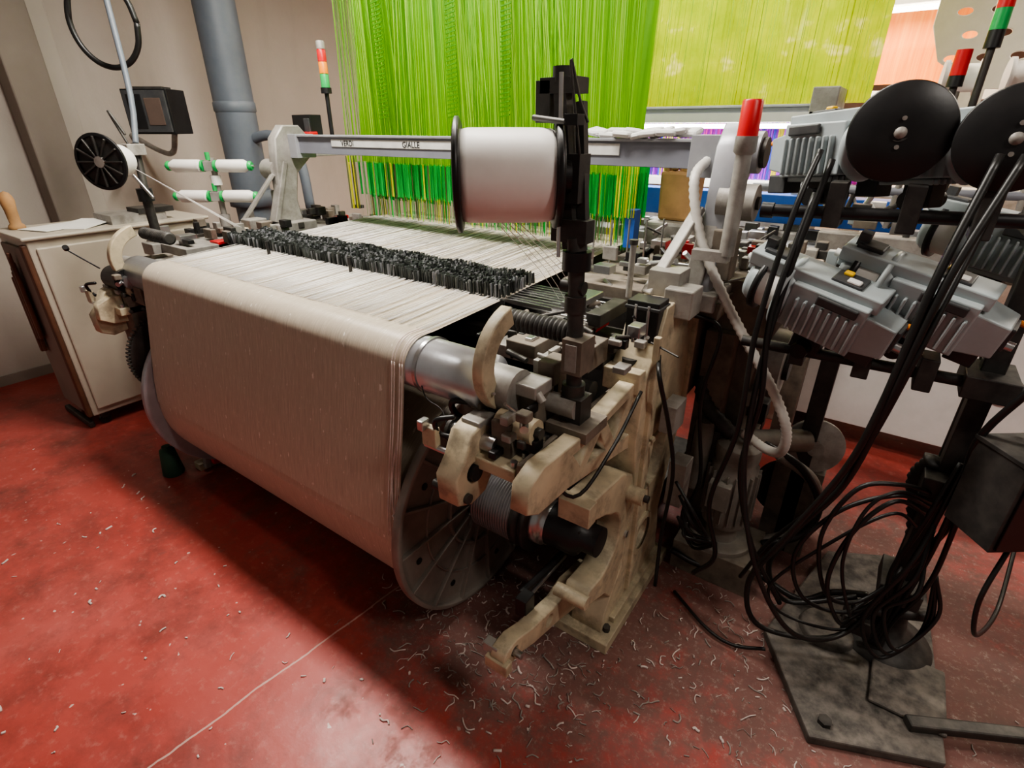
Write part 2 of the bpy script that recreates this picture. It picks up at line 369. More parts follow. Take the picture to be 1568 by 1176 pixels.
    holes=[[(1.38,.79),(1.37,.91),(1.28,.80)],[(1.33,.93),(1.19,.92),(1.25,.83)],[(1.20,.82),(1.15,.90),(1.08,.84)],[(1.10,.905),(1.0,.91),(1.04,.86)]]
    for x,n in((-.54,'r'),(-2.88,'l')):
        plate('whip_roller_arm_'+n,P,up,holes,x,.05,'cream')
    b=MB(); b.bx(-.595,-.58,.86,1.40,.80,.93,'creamdark').bx(-.62,-.5,1.36,1.50,.93,1.0,'cream'); b.make('arm_web',P)
    lug=[(.79,.79),(.84,.765),(.90,.775),(.94,.83),(1.04,.85),(1.11,.87),(1.12,.93),(1.02,.955),(.95,.95),(.90,.985),(.85,.97),(.82,.91),(.785,.87)]
    for xc,n in((-.755,'r'),(-2.93,'l')): plate('roller_lug_'+n,P,lug,[circ(.855,.86,.026,16),circ(1.06,.905,.016,12)],xc,.07,'cream',.006)
    b=MB()
    for xc,s in((-.70,1),(-2.90,-1)):
        b.bx(xc-.03,xc+.10,.86,1.10,.87,.905,'cream')
        b.bx(xc-.08,xc-.02,.88,.95,.90,.99,'castgrey').bx(xc+.0,xc+.06,.90,.98,.90,1.00,'creamdark')
        b.bx(xc-.07,xc+.07,1.0,1.11,.92,1.04,'creamdark').bx(xc-.03,xc+.08,.98,1.06,1.04,1.075,'castgrey')
        b.cyl((xc-.09,rc[0],rc[1]),(xc+.02,rc[0],rc[1]),.060,'castgrey').cyl((xc+.0,.94,.98),(xc+.11,.94,.98),.033,'cream').cyl((xc+.11,.94,.98),(xc+.125,.94,.98),.016,'dark',6)
        b.cyl((xc-.12,.90,.93),(xc+.02,.90,.93),.024,'steel').cyl((xc-.13,.90,.93),(xc-.12,.90,.93),.034,'dark')
        b.cyl((xc+.06,1.07,1.0),(xc+.15,1.07,1.0),.028,'castgrey').cyl((xc+.04,1.06,.86),(xc+.04,1.06,.98),.022,'steel')
        b.cyl((xc-.11,.855,.86),(xc-.01,.855,.86),.022,'black').cyl((xc-.13,.82,.80),(xc-.01,.82,.80),.014,'dark')
        b.bx(xc+.05,xc+.12,.92,.96,.93,.965,'black').bx(xc+.02,xc+.07,1.08,1.16,.95,1.10,'creamdark')
        b.tube([(xc-.08,.86,1.0),(xc-.12,.83,.99),(xc-.13,.85,.94),(xc-.09,.87,.93)],.007,'black',8,5)
        b.tube([(xc-.09,.95,1.0),(xc-.14,.92,1.0),(xc-.15,.94,.95),(xc-.11,.96,.93)],.009,'black',8,5)
        b.cyl((xc+.06,1.2,.93),(xc+.06,1.2,1.02),.025,'black').cyl((xc-.02,1.26,.96),(xc+.1,1.26,.96),.03,'dark')
        b.box((xc-.15,.84,.93),(.05,.02,.06),'cream').box((xc-.165,.83,.965),(.02,.03,.03),'steel').cyl((xc-.17,.84,.90),(xc-.09,.84,.90),.009,'steel')
        for i in range(5):
            y=.88+.05*i; b.cyl((xc+.085,y,.905),(xc+.085,y,.92),.010,'steel',6)
        for i in range(4): b.cyl((xc+.10,.90+.05*i,.885),(xc+.112,.90+.05*i,.885),.009,'steel',6)
        q=random.Random(9)
        for i in range(34):
            x=xc+q.uniform(-.08,.12); y=q.uniform(.88,1.16); z=q.uniform(.91,1.05)
            if i%2: b.box((x,y,z),(q.uniform(.012,.035),q.uniform(.012,.045),q.uniform(.012,.035)),q.choice(['dark','castgrey','creamdark','black','creamdark','cream']))
            else: b.cyl((x,y,z),(x+q.uniform(-.03,.05),y+q.uniform(-.03,.03),z+q.uniform(-.01,.03)),q.uniform(.004,.012),q.choice(['steel','dark','castgrey']),12)
    b.make('whip_roller_bearing_blocks',P,.004)
    cy,cz=1.06,1.11
    hrn=[(cy+.165*math.cos(math.radians(a)),cz+.15*math.sin(math.radians(a))) for a in range(105,236,10)]+[(cy+.115*math.cos(math.radians(a)),cz+.10*math.sin(math.radians(a))) for a in range(235,104,-10)]
    for x,n in((-.735,'r'),(-2.84,'l')):
        plate('curved_guard_'+n,P,hrn,[],x,.034,'cream')
    b=MB()
    for x0,x1,y in((-.79,-.57,1.10),(-2.98,-2.72,1.12)):
        pr=[]; n=16
        for i in range(n):
            t=i*(x1-x0)/n; h=(x1-x0)/n; pr+=[(t,.021),(t+h*.25,.029),(t+h*.65,.029),(t+h*.9,.021)]
        b.lathe((x0,y,1.19),(1,0,0),pr,'blackdusty',20)
    b.make('bellows_shaft',P,0)
    # ---- drop wires: thousands of thin hanging lamellae in nine rows
    b=MB()
    for r in range(9):
        y=1.380+r*.025
        b.bx(-2.72,-.76 if r%2 else -.82,y-.0025,y+.0025,1.128,1.140,'steel')
        n=520; x=-2.70
        while x<-1.02:
            x+=1.68/n*random.choice([.6,.8,1,1,1.4])
            h=.054+.005*math.sin(x*23+r*1.7)+random.uniform(-.006,.006)
            o=Vector((x,y+random.uniform(-.007,.007),1.126+h/2)); b.box(o,(.0014,.010,h),random.choice(['dropdark','dropgrey','dropgrey','dropdark','silver']),(Vector((1,random.uniform(-.5,.5),0)).normalized(),Vector((0,1,0)),Vector((random.uniform(-.10,.10),random.uniform(-.10,.10),1))))
    b.bx(-2.70,-1.0,1.372,1.376,1.09,1.135,'dropgrey')
    b.make('drop_wires',P,0)
    b=MB()
    for x in (-2.28,-1.72): b.cyl((x,1.33,1.10),(x,1.33,1.19),.007,'dark').lathe((x,1.33,1.165),(0,0,1),[(0,.009),(.03,.009)],'black',12)
    b.bx(-.86,-.70,1.36,1.60,1.08,1.11,'castgrey').bx(-2.86,-2.78,1.36,1.60,1.05,1.13,'redp').bx(-.71,-.66,1.40,1.6,1.10,1.14,'dark').bx(-.74,-.71,1.40,1.58,1.05,1.075,'redp')
    b.bx(-.80,-.74,1.40,1.58,1.14,1.16,'steel')
    for i in range(7): b.cyl((-1.0,1.39+.033*i,1.125),(-.70,1.39+.033*i,1.118),.004,'steel',8)
    b.make('drop_wire_bar_ends',P)
    b=MB()
    for i in range(300):
        x=XL+.02+(XR-XL-.04)*random.random(); dx=random.uniform(-.02,.02)
        b.tube([(x,1.03,1.1265),(x+dx,1.38,1.140)],.0009,'yarn',4,1)
        x=XL+.02+(XR-XL-.04)*random.random(); dx=random.uniform(-.04,.04)
        b.tube([(x,1.62,1.150),(x+dx,2.24,1.173)],.0010,random.choice(['yarn','castgrey']),4,1)
    b.make('loose_warp_threads',P,0)
    # ---- arch beam
    b=MB(); b.bx(-2.83,-.52,1.92,2.0,1.525,1.615,'beamgrey').bx(-2.85,-.50,1.91,2.01,1.607,1.617,'silver')
    b.bx(-2.50,-1.62,1.9165,1.92,1.562,1.598,'tape').bx(-1.20,-.88,1.9165,1.92,1.560,1.600,'tape')
    b.bx(-.62,-.50,1.90,2.02,1.50,1.63,'silver').bx(-2.88,-2.78,1.90,2.02,1.50,1.62,'silver')
    b.make('arch_beam',P,.006)
    for t,x,s in(('VERDI',-2.42,.036),('GIALLE',-1.98,.036),('BEIGE',-1.15,.03)):
        cu=D.curves.new('label',"FONT"); cu.body=t; cu.size=s; cu.extrude=.0004; cu.materials.append(M['black'])
        o=D.objects.new('tape_label',cu); o.location=(x,1.9155,1.568); o.rotation_euler=(math.pi/2,0,0); C.collection.objects.link(o); o.parent=P
    b=MB(); q=random.Random(2)
    for i in range(12): b.box((-1.0+i*.032,1.95+q.uniform(-.02,.02),1.628+.010*q.random()),(.07,.08,.022),'tape',(Vector((1,q.uniform(-.4,.4),q.uniform(-.2,.2))).normalized(),Vector((0,1,q.uniform(-.2,.2))),UP))
    b.make('folded_rag',P,.010)
    for xc,s in((-.50,1),(-2.86,-1)):
        br=[(1.72,1.15),(1.92,1.15),(1.90,1.28),(1.93,1.42),(2.03,1.50),(2.04,1.60),(1.98,1.665),(1.88,1.665),(1.82,1.60),(1.80,1.45),(1.80,1.32),(1.76,1.22)]
        plate('arch_bracket_%s'%('r' if s>0 else 'l'),P,br,[circ(1.94,1.58,.035)],xc+s*.02,.07,'castgrey' if s<0 else 'silver',.008)
        b=MB(); b.cyl((xc-.01*s,1.93,1.58),(xc+s*.10,1.93,1.58),.062,'silver',28).cyl((xc+s*.10,1.93,1.58),(xc+s*.115,1.93,1.58),.045,'dark',28)
        b.cyl((xc+s*.02,1.84,1.44),(xc+s*.13,1.84,1.44),.055,'castgrey',28).cyl((xc+s*.13,1.84,1.44),(xc+s*.14,1.84,1.44),.02,'dark')
        b.bx(xc-.07,xc+.09,1.70,1.95,1.11,1.17,'castgrey').beam((xc,1.74,1.17),(xc+s*.01,1.86,1.48),.03,.06,'castgrey')
        b.bx(xc-.12,xc-.05,1.82,1.90,1.17,1.33,'castgrey') if s<0 else b.bx(xc+.03,xc+.10,1.78,1.86,1.2,1.36,'creamdark')
        b.beam((xc-.10,1.60,1.17),(xc-.03,1.80,1.42),.04,.02,'castgrey')
        b.bx(xc-.03,xc+.06,1.56,1.66,1.12,1.21,'castgrey')
        for i in range(4): b.cyl((xc+s*.055,1.86+.03*i,1.30+.09*i),(xc+s*.065,1.86+.03*i,1.30+.09*i),.012,'steel',6)
        b.make('arch_bracket_hub_%s'%('r' if s>0 else 'l'),P,.005)
    b=MB(); b.bx(-2.82,-.61,1.62,1.72,.12,.30,'dark').bx(-2.82,-.61,2.0,2.15,.55,.95,'creamdark').cyl((-2.82,1.55,.65),(-.61,1.55,.65),.05,'dark')
    b.bx(-2.82,-.61,2.55,2.75,.7,1.12,'creamdark').bx(-2.8,-.62,1.36,1.62,.98,1.03,'dark').bx(-2.8,-.62,1.70,1.72,.3,1.1,'dark').bx(-2.82,-.61,1.66,2.6,.04,.10,'dark')
    b.make('cross_girders',P)
    b=MB()
    b.lathe((-2.74,1.02,.66),(-1,0,0),[(0,.03),(0,.20),(.025,.20),(.025,.03)],'dark',48)
    n=72
    for i in range(n):
        a=2*math.pi*i/n; b.box((-2.752,1.02+.205*math.cos(a),.66+.205*math.sin(a)),(.025,.008,.014),'dark',((1,0,0),(0,-math.sin(a),math.cos(a)),(0,math.cos(a),math.sin(a))))
    b.cyl((-2.95,.93,1.02),(-2.80,.93,1.02),.055,'black',24).cyl((-2.8,.93,1.02),(-2.77,.93,1.02),.03,'steel').tube([(-2.99,.80,1.16),(-2.93,.88,1.07)],.004,'black',6,1)
    b.cyl((-2.995,.80,1.165),(-2.985,.795,1.175),.012,'black')
    b.bx(-3.0,-2.82,1.0,1.3,1.0,1.08,'creamdark').bx(-2.78,-2.72,1.05,1.15,1.0,1.1,'castgrey').bx(-2.82,-2.70,.93,1.08,.92,1.0,'creamdark').bx(-2.95,-2.8,.9,1.2,.2,.95,'creamdark')
    b.bx(-2.76,-2.70,.95,1.1,.0,.04,'cream').bx(-2.75,-2.71,1.0,1.08,.04,.45,'creamdark').bx(-2.79,-2.64,1.0,1.06,.04,.09,'redp').beam((-2.68,.98,.02),(-2.72,1.05,.40),.03,.03,'castgrey')
    b.make('left_drive_gear',P)
    b=MB(); b.bx(-.60,-.50,1.45,1.53,1.0,1.19,'black').bx(-.575,-.565,1.445,1.45,1.02,1.18,'steel').bx(-.535,-.525,1.445,1.45,1.02,1.18,'steel').bx(-.605,-.495,1.445,1.535,1.165,1.175,'feederdark')
    b.bx(-.60,-.5,1.60,1.70,1.17,1.25,'castgrey').cyl((-.56,1.42,.90),(-.56,1.42,1.02),.025,'black')
    b.bx(-.44,-.38,1.58,1.66,.42,.60,'castgrey').bx(-.47,-.42,1.5,1.6,.75,.85,'castgrey')
    b.make('valve_box',P)
    b=MB(); rnd=random.Random(3)
    for i in range(110):
        x=rnd.uniform(-.96,-.42); y=rnd.uniform(1.75,2.5); z=1.14+rnd.uniform(0,.09)
        k=rnd.choice(['steel','dark','castgrey','dark','black','creamdark','redp' if i%8==0 else 'dark'])
        if i%3: b.box((x,y,z),(rnd.uniform(.015,.07),rnd.uniform(.015,.08),rnd.uniform(.015,.06)),k)
        else: b.cyl((x,y,z),(x+rnd.uniform(-.1,.15),y+rnd.uniform(-.05,.1),z+rnd.uniform(-.02,.05)),rnd.uniform(.004,.014),k,12)
    for i in range(5): b.cyl((-.95+.05*i,1.9+.05*i,1.1),(-.95+.05*i,1.9+.05*i,1.33),.004,'steel',8)
    b.bx(-.98,-.40,1.72,2.5,1.08,1.14,'creamdark')
    b.cyl((-.66,1.60,1.15),(-.66,1.60,1.32),.010,'castgrey').cyl((-.66,1.60,1.32),(-.66,1.60,1.335),.014,'dark')
    b.bx(-.92,-.70,1.20,1.30,1.02,1.06,'castgrey').bx(-.84,-.74,1.16,1.34,1.06,1.10,'creamdark').bx(-.70,-.60,1.22,1.34,1.03,1.10,'creamdark').bx(-.72,-.64,1.12,1.20,1.0,1.08,'castgrey')
    for i in range(64):
        x=rnd.uniform(-.94,-.50); y=rnd.uniform(1.12,1.52); z=1.04+rnd.uniform(0,.10); k=rnd.choice(['steel','castgrey','dark','creamdark','black','dark'])
        if i%2: b.box((x,y,z),(rnd.uniform(.012,.04),rnd.uniform(.012,.05),rnd.uniform(.012,.035)),k)
        else: b.cyl((x,y,z),(x+rnd.uniform(-.05,.10),y+rnd.uniform(-.04,.06),z+rnd.uniform(-.02,.03)),rnd.uniform(.003,.010),k,12)
    b.make('selvedge_mechanisms',P)
    b=MB()
    for i in range(60):
        x=rnd.uniform(-3.15,-2.72); y=rnd.uniform(1.25,2.4); z=1.12+rnd.uniform(0,.08)
        b.box((x,y,z),(rnd.uniform(.02,.08),rnd.uniform(.02,.08),rnd.uniform(.02,.06)),rnd.choice(['steel','castgrey','dark','creamdark','redp' if i%5==0 else 'black']))
    b.bx(-3.2,-2.78,1.2,2.45,1.02,1.12,'castgrey').bx(-3.1,-2.82,1.3,2.4,.2,1.02,'creamdark')
    b.make('left_mechanisms',P)
    b=MB(); b.tube([(-.50,1.5,1.02),(-.45,1.38,1.0),(-.42,1.45,.8),(-.40,1.5,.6),(-.42,1.55,.3),(-.40,1.5,.1)],.007,'rubber')
    b.tube([(-.48,1.7,1.1),(-.38,1.72,1.05),(-.40,1.70,.8),(-.36,1.72,.5),(-.38,1.74,.35)],.007,'rubber')
    b.tube([(-.66,1.0,.98),(-.60,.95,.92),(-.50,.98,.80),(-.48,1.15,.86),(-.47,1.3,.98)],.005,'rubber')
    b.tube([(-1.0,.96,1.03),(-.93,.91,.99),(-.86,.90,.97),(-.80,.86,.90)],.002,'rubber')
    b.make('frame_cables',P,0)
    return P
LOOM=loom()

# ---------------------------------------------------------------- jacquard harness
def ribbons(b,n,x0,x1,y,z0,z1,w,keys,fan=0,xtop=None,yj=.02):
    for i in range(n):
        f=(i+random.uniform(-.4,.4))/n; xb=x0+(x1-x0)*f; xt=xb if xtop is None else xtop[0]+(xtop[1]-xtop[0])*f
        xt+=random.uniform(-fan,fan); yy=y+random.uniform(-yj,yj); ww=w*random.uniform(.6,1.3); an=random.uniform(-.5,.5); dy=ww*math.sin(an)
        vs=[(xb-ww/2,yy-dy,z0),(xb+ww/2,yy+dy,z0),(xt+ww/2,yy+dy,z1),(xt-ww/2,yy-dy,z1)]
        b.add(vs,[(0,1,2,3)],random.choice(keys))
def wavy(b,x0,x1,y,z0,z1,k,amp=.02,fr=12,nx=90,nz=14,ph=0):
    vs=[];fs=[]
    for j in range(nz+1):
        for i in range(nx+1):
            x=x0+(x1-x0)*i/nx; z=z0+(z1-z0)*j/nz; a=amp*min(1,(z-z0)*1.5)
            vs.append((x,y+a*math.sin(x*fr+ph+math.sin(z*1.3)*.8)+a*.5*math.sin(x*fr*2.7+ph*2),z))
    for j in range(nz):
        for i in range(nx): q=j*(nx+1)+i; fs.append((q,q+1,q+nx+2,q+nx+1))
    b.add(vs,fs,k,True)
def harness(name,x0,x1,y,zb,zt,front,back,hed,hz0):
    P=top(name); L=x1-x0
    b=MB(); wavy(b,x0,x1,y+.04,zb,zt,back,.045,11); b.make('cord_sheet',P,0)
    b=MB(); ribbons(b,230,x0,x1,y-.02,zb,zt,.0026,front,.01)
    # bundles fanning out of the comber board
    for a0,a1,t0,t1,n,ks in((0,.30,.04,.22,80,front),(.22,.62,.30,.50,110,['cordA','cordD','cordB']),(.50,.86,.52,.72,100,['cordA','cordB']),(.62,1.0,.60,.98,120,['cordB','cordA','cordA'])):
        ribbons(b,n,x0+L*a0,x0+L*a1,y-.06,zb,zt,.0024,ks,.02,(x0+L*t0,x0+L*t1))
    b.make('harness_cords',P,0)
    b=MB()
    for xc,wd in((-2.36,.07),(-1.88,.06),(-1.57,.055)):
        z=1.70
        while z<2.75: 
            b.box((xc+(z-1.7)*.02,y-.10,z),(wd,.004,.006),'cordD',(Vector((1,0,.15)),Vector((0,1,0)),UP)); z+=.018
    b.make('cord_connectors',P,0)
    b=MB()
    wavy(b,x0,x1,y+.16,hz0+.11,zb+.03,'hedG',.01,30)
    ribbons(b,380,x0,x1,y+.02,hz0+.12,zb,.0062,hed,0); ribbons(b,300,x0,x1,y+.08,hz0+.10,zb,.006,hed,0); ribbons(b,240,x0,x1,y+.14,hz0+.08,zb,.006,hed,0)
    for yy in(0,.06,.12): ribbons(b,230,x0,x1,y+.02+yy,hz0-.02,hz0+.13,.003,['hedY','hedD','hedW','hedD','hedG','hedG'],0)
    b.make('heddles',P,0)
    b=MB(); b.bx(x0,x1,y-.1,y+.2,zt,zt+.03,'dark').bx(x0-.1,x1+.1,y-.2,y+.4,zt+.03,zt+.45,'silver'); b.make('jacquard_head',P)
    return P
harness('jacquard_harness',-2.74,-.96,2.27,1.47,3.3,['cordA','cordA','cordB','cordD'],'cordBack',['hedG']*13+['hedY']+['hedD']*2,1.165)
bb=MB(); bb.bx(-.975,-.93,2.24,2.30,1.17,1.33,'blue'); ribbons(bb,30,-1.02,-.93,2.22,1.30,1.52,.004,['hedY','hedY','hedG'])
ribbons(bb,25,-2.80,-2.74,2.25,1.2,1.5,.005,['hedY','hedY','hedD']); bb.make('selvedge_heddles',D.objects['jacquard_harness'],0)

# ---------------------------------------------------------------- second loom (next bay)
def loom2():
    P=top('power_loom')
    b=MB()
    b.bx(-2.6,.3,3.55,3.68,1.14,1.30,'blue').bx(-2.6,-.55,3.75,3.85,1.70,1.76,'beamgrey').bx(-2.6,-.5,3.74,3.86,1.76,1.775,'silver')
    b.bx(-2.6,.6,3.5,3.6,.95,1.1,'castgrey').bx(-2.6,1.4,3.3,3.5,1.0,1.06,'silver')
    b.bx(-.55,-.42,3.6,3.95,.9,1.85,'castgrey').bx(-2.7,-2.58,3.6,3.95,0,1.85,'castgrey').bx(-2.6,.1,3.95,4.3,1.28,1.34,'white')
    b.bx(-.5,-.3,3.3,4.4,0,1.05,'cab').bx(-2.6,-.5,3.9,4.0,.3,1.1,'castgrey').cyl((-.7,3.3,1.36),(.5,3.3,1.38),.02,'beamgrey')
    b.bx(-.3,1.5,3.0,3.1,1.10,1.2,'castgrey').bx(1.4,1.5,3.0,3.1,0,1.1,'castgrey').bx(-.3,-.2,3.0,3.1,0,1.1,'creamdark')
    b.make('frame',P,.006)
    b=MB(); b.bx(-.30,1.9,3.22,3.8,.17,.78,'cab').bx(-.32,1.92,3.2,3.22,.15,.80,'white'); 
    b.cyl((.62,3.205,.52),(.62,3.19,.52),.075,'castgrey',28).cyl((.62,3.19,.52),(.62,3.187,.52),.065,'black',28)
    for x in(-.2,1.8): b.bx(x-.05,x+.05,3.3,3.7,0,.17,'dark')
    b.make('cover_panel',P)
    b=MB(); keys=['hedP','hedM','hedM','hedP','hedY','hedB']
    for yy in(0,.05,.1): 
        for i in range(18):
            x=-2.5+i*.125; ribbons(b,16,x,x+.125,4.0+yy,1.34,1.72,.007,[keys[(i*5+int(yy*20))%6],keys[(i*3)%6]])
    b.make('coloured_heddles',P,0)
    b=MB()
    for i in range(90):
        x=-1.4+2.6*random.random(); y=random.uniform(3.0,3.5); hh=.04 if x<-.2 else .22; b.box((x,y,1.08+random.uniform(0,hh)),(random.uniform(.02,.10),.06,random.uniform(.02,.08)),random.choice(['steel','castgrey','creamdark','dark','silver','feeder','black','redp' if i%5==0 else 'white']))
    for i in range(16):
        x=-.3+1.5*random.random(); b.cyl((x,3.3,1.2),(x+random.uniform(-.2,.2),3.3,random.uniform(1.3,1.55)),random.uniform(.006,.02),random.choice(['steel','dark','castgrey','white']),12)
    b.make('small_mechanisms',P)
    b=MB()
    for x in(.0,.28,.55):
        b.lathe((x,4.2,1.9),(1,.1,0),[(0,.09),(.02,.09),(.02,.07),(.16,.07),(.16,.09),(.18,.09)],'yarn',28).cyl((x+.09,4.2,1.0),(x+.09,4.2,1.85),.015,'castgrey')
        b.lathe((x+.1,4.5,1.62),(1,.1,0),[(0,.07),(.02,.07),(.02,.05),(.16,.05),(.16,.07),(.18,.07)],'yarn',28).cyl((x+.19,4.5,1.0),(x+.19,4.5,1.6),.015,'castgrey')
    b.bx(-.2,1.2,4.1,4.6,.9,1.0,'castgrey')
    b.make('yarn_packages',P,0)
loom2()
P=top('jacquard_harness')
b=MB(); wavy(b,-2.4,-.30,3.95,1.78,3.7,'cordY',.045,7,ph=1); b.make('cord_sheet',P,0)
b=MB(); ribbons(b,120,-2.4,-.30,3.87,1.78,3.7,.003,['cordY','cordB','cordY'],.01,(-2.3,-.3)); b.make('harness_cords',P,0)
P=top('jacquard_harness')
b=MB(); wavy(b,-1.2,.15,6.0,1.98,3.7,'cordO',.03,9); b.make('cord_sheet',P,0)
b=MB(); b.bx(-1.2,1.8,5.9,6.0,1.85,1.93,'white').bx(-1.2,1.8,6.3,6.4,1.3,1.5,'silver').bx(-1.2,2.6,5.8,6.4,.3,1.2,'castgrey'); b.make('frame',P)
P=top('perforated_machine_frame')
h=[]
for i in range(7):
    for j in range(3): h.append(circ(.02+.17*j+(.06 if i%2 else 0),2.06+.13*i,.040,14,.022))
plate('perforated_plate',P,[(-.13,2.7),(-.13,2.25),(-.05,2.05),(.10,1.95),(.10,0),(.25,0),(.25,1.88),(1.0,1.84),(1.0,3.3),(-.13,3.3)],h,5.0,.03,'white',.004,XZ)
b=MB(); b.bx(.1,.25,5.02,5.2,0,1.9,'cab'); b.make('column',P)

# ---------------------------------------------------------------- big yarn spool on stand
def spool_stand():
    P=top('yarn_spool_stand')
    b=MB()
    b.bx(-.62,-.50,1.03,1.15,.93,.96,'creamdark').bx(-.595,-.535,1.06,1.12,.96,1.03,'dark').cyl((-.57,1.09,.94),(-.585,1.09,1.37),.020,'dark')
    b.bx(-.592,-.538,1.05,1.12,1.10,1.19,'creamdark').bx(-.58,-.55,1.045,1.05,1.11,1.18,'castgrey')
    b.cyl((-.585,1.09,1.352),(-.585,1.09,1.395),.034,'black').cyl((-.585,1.09,1.395),(-.59,1.09,1.425),.024,'dark').cyl((-.62,1.09,1.31),(-.56,1.09,1.31),.016,'dark')
    b.cyl((-.583,1.09,1.25),(-.583,1.09,1.29),.026,'dark').cyl((-.575,1.09,1.02),(-.575,1.09,1.06),.03,'dark')
    b.beam((-.60,1.09,1.40),(-.645,1.10,1.74),.035,.03,'blackdusty').beam((-.575,1.10,1.42),(-.605,1.11,1.70),.02,.02,'blackdusty')
    b.bx(-.69,-.60,1.08,1.13,1.715,1.745,'blackdusty').bx(-.70,-.665,1.08,1.12,1.66,1.74,'blackdusty').cyl((-.645,1.10,1.735),(-.645,1.10,1.765),.022,'blackdusty')
    b.box((-.60,1.09,1.44),(.09,.04,.05),'blackdusty').bx(-.66,-.58,1.07,1.12,1.50,1.60,'blackdusty')
    b.cyl((-.60,1.03,1.39),(-.62,1.05,1.75),.0045,'steel').cyl((-.585,1.02,1.66),(-.69,1.06,1.67),.006,'dark').tube([(-.57,1.05,1.60),(-.60,1.05,1.77),(-.58,1.06,1.70),(-.56,1.06,1.66)],.003,'dark',6)
    b.box((-.575,1.03,1.665),(.03,.03,.02),'black')
    b.make('stand_post',P)
    c=Vector((-.715,1.0,1.555)); ax=Vector((.80,.60,.0)).normalized(); p0=c-ax*.115
    b=MB(); b.lathe(p0,ax,[(.0,.02),(.0,.108),(.004,.118),(.012,.118),(.016,.108),(.016,.096)],'black',56)
    b.lathe(p0,ax,[(.212,.09),(.214,.108),(.222,.11),(.228,.108),(.228,.02)],'black',56); b.cyl(p0+ax*0,p0+ax*.26,.012,'steel')
    b.cyl(p0+ax*.228,p0+ax*.25,.035,'black'); b.make('spool_flanges',P,0)
    b=MB(); b.lathe(p0,ax,[(.016,.06),(.016,.093),(.03,.096),(.10,.0965),(.18,.096),(.205,.094),(.212,.09),(.212,.06)],'yarn',64); b.make('spool_yarn',P,0)
    b=MB()
    for i in range(5):
        q=c+ax*(-.03+.012*i)-Vector((0,0,.09)); b.tube([q+CF*-.02,(q.x-.04+.01*i,q.y+.25,1.3),(q.x-.08+.015*i,1.42,1.16)],.0010,'yarn',4,2)
    b.make('running_threads',P,0)
spool_stand()

def wheel_stand():
    P=top('yarn_spool_stand')
    b=MB(); b.cyl((-3.1,1.22,1.05),(-3.1,1.22,1.34),.022,'dark').cyl((-3.1,1.22,1.30),(-3.16,1.26,1.58),.018,'dark').bx(-3.16,-3.04,1.16,1.28,1.06,1.12,'castgrey')
    b.cyl((-3.1,1.22,1.32),(-3.1,1.22,1.38),.035,'black').bx(-3.18,-3.1,1.2,1.28,1.53,1.58,'castgrey').tube([(-3.17,1.27,1.58),(-3.3,1.36,1.8),(-3.42,1.42,2.2),(-3.5,1.46,2.6)],.014,'pipe',10,3)
    b.tube([(-3.14,1.25,1.5),(-3.2,1.22,1.66),(-3.14,1.18,1.72),(-3.08,1.2,1.62)],.006,'dark').cyl((-3.12,1.2,1.44),(-3.02,1.22,1.34),.008,'steel')
    b.make('post',P)
    c=Vector((-3.04,1.05,1.51)); ax2=Vector((-.50,.87,0)).normalized(); u,w=frame(ax2)
    b=MB(); b.lathe(c,ax2,[(0,.108),(0,.122),(.012,.122),(.012,.108)],'black',48,False); b.lathe(c,ax2,[(.006,.0),(.006,.110),(.010,.110),(.010,.0)],'blackdusty',40)
    b.lathe(c-ax2*.008,ax2,[(0,.024),(.02,.024)],'castgrey',24)
    for i in range(12):
        a=2*math.pi*i/12; r=u*math.cos(a)+w*math.sin(a); t=-u*math.sin(a)+w*math.cos(a); b.box(c+r*.066-ax2*.002,(.012,.008,.085),'dark',(ax2,t,r))
    b.make('spoked_disc',P)
    b=MB(); b.lathe(c,ax2,[(.012,.04),(.012,.078),(.13,.070),(.15,.06)],'yarn',32).cyl(c+ax2*.15,c+ax2*.18,.02,'white'); b.make('spool_yarn',P,0)
    b=MB()
    for i in range(5): b.tube([c+ax2*.12,(-2.75+.015*i,1.45,1.2)],.0013,'yarn',4,1)
    b.make('running_threads',P,0)
    P=top('hose_loop'); b=MB()
    cc=Vector((-3.55,1.43,2.13)); pts=[cc+CR*.17*math.cos(a*.5236)+UP*.17*math.sin(a*.5236)*1.15 for a in range(13)]
    b.tube(pts,.014,'rubber',10,5); b.tube([cc-CR*.17+UP*.0,cc-CR*.10+UP*.3,cc-CR*.05+UP*.9],.011,'rubber'); b.tube([cc+CR*.165+UP*.02,cc+CR*.12+UP*.35,cc+CR*.1+UP*.9],.011,'rubber')
    b.make('hose',P,0)
wheel_stand()

def bobbins():
    P=top('bobbin_stand'); b=MB()
    b.cyl((-3.2,1.64,1.10),(-3.2,1.64,1.5),.016,'castgrey').cyl((-3.2,1.64,1.10),(-3.2,1.64,1.2),.03,'castgrey').cyl((-3.2,1.64,1.36),(-3.2,1.64,1.41),.028,'white')
    for z in(1.46,1.30):
        m=Vector((-3.2,1.62,z)); b.cyl(m-CR*.25,m+CR*.25,.006,'steel'); b.box(m,(.05,.04,.05),'castgrey',(CR,CF,UP))
        b.cyl(m+UP*.03,m+UP*.07,.012,'greenp')
        for s in(-1,1):
            a=m+CR*s*.03; b.lathe(a,CR*s,[(0,.03),(.012,.03)],'greenp',20); b.lathe(a+CR*s*.012,CR*s,[(0,.02),(.01,.033),(.15,.034),(.175,.02)],'yarn',24)
            b.lathe(a+CR*s*.187,CR*s,[(0,.024),(.012,.026),(.02,.02)],'greenp',20)
    b.make('bobbins',P,.002)
bobbins()

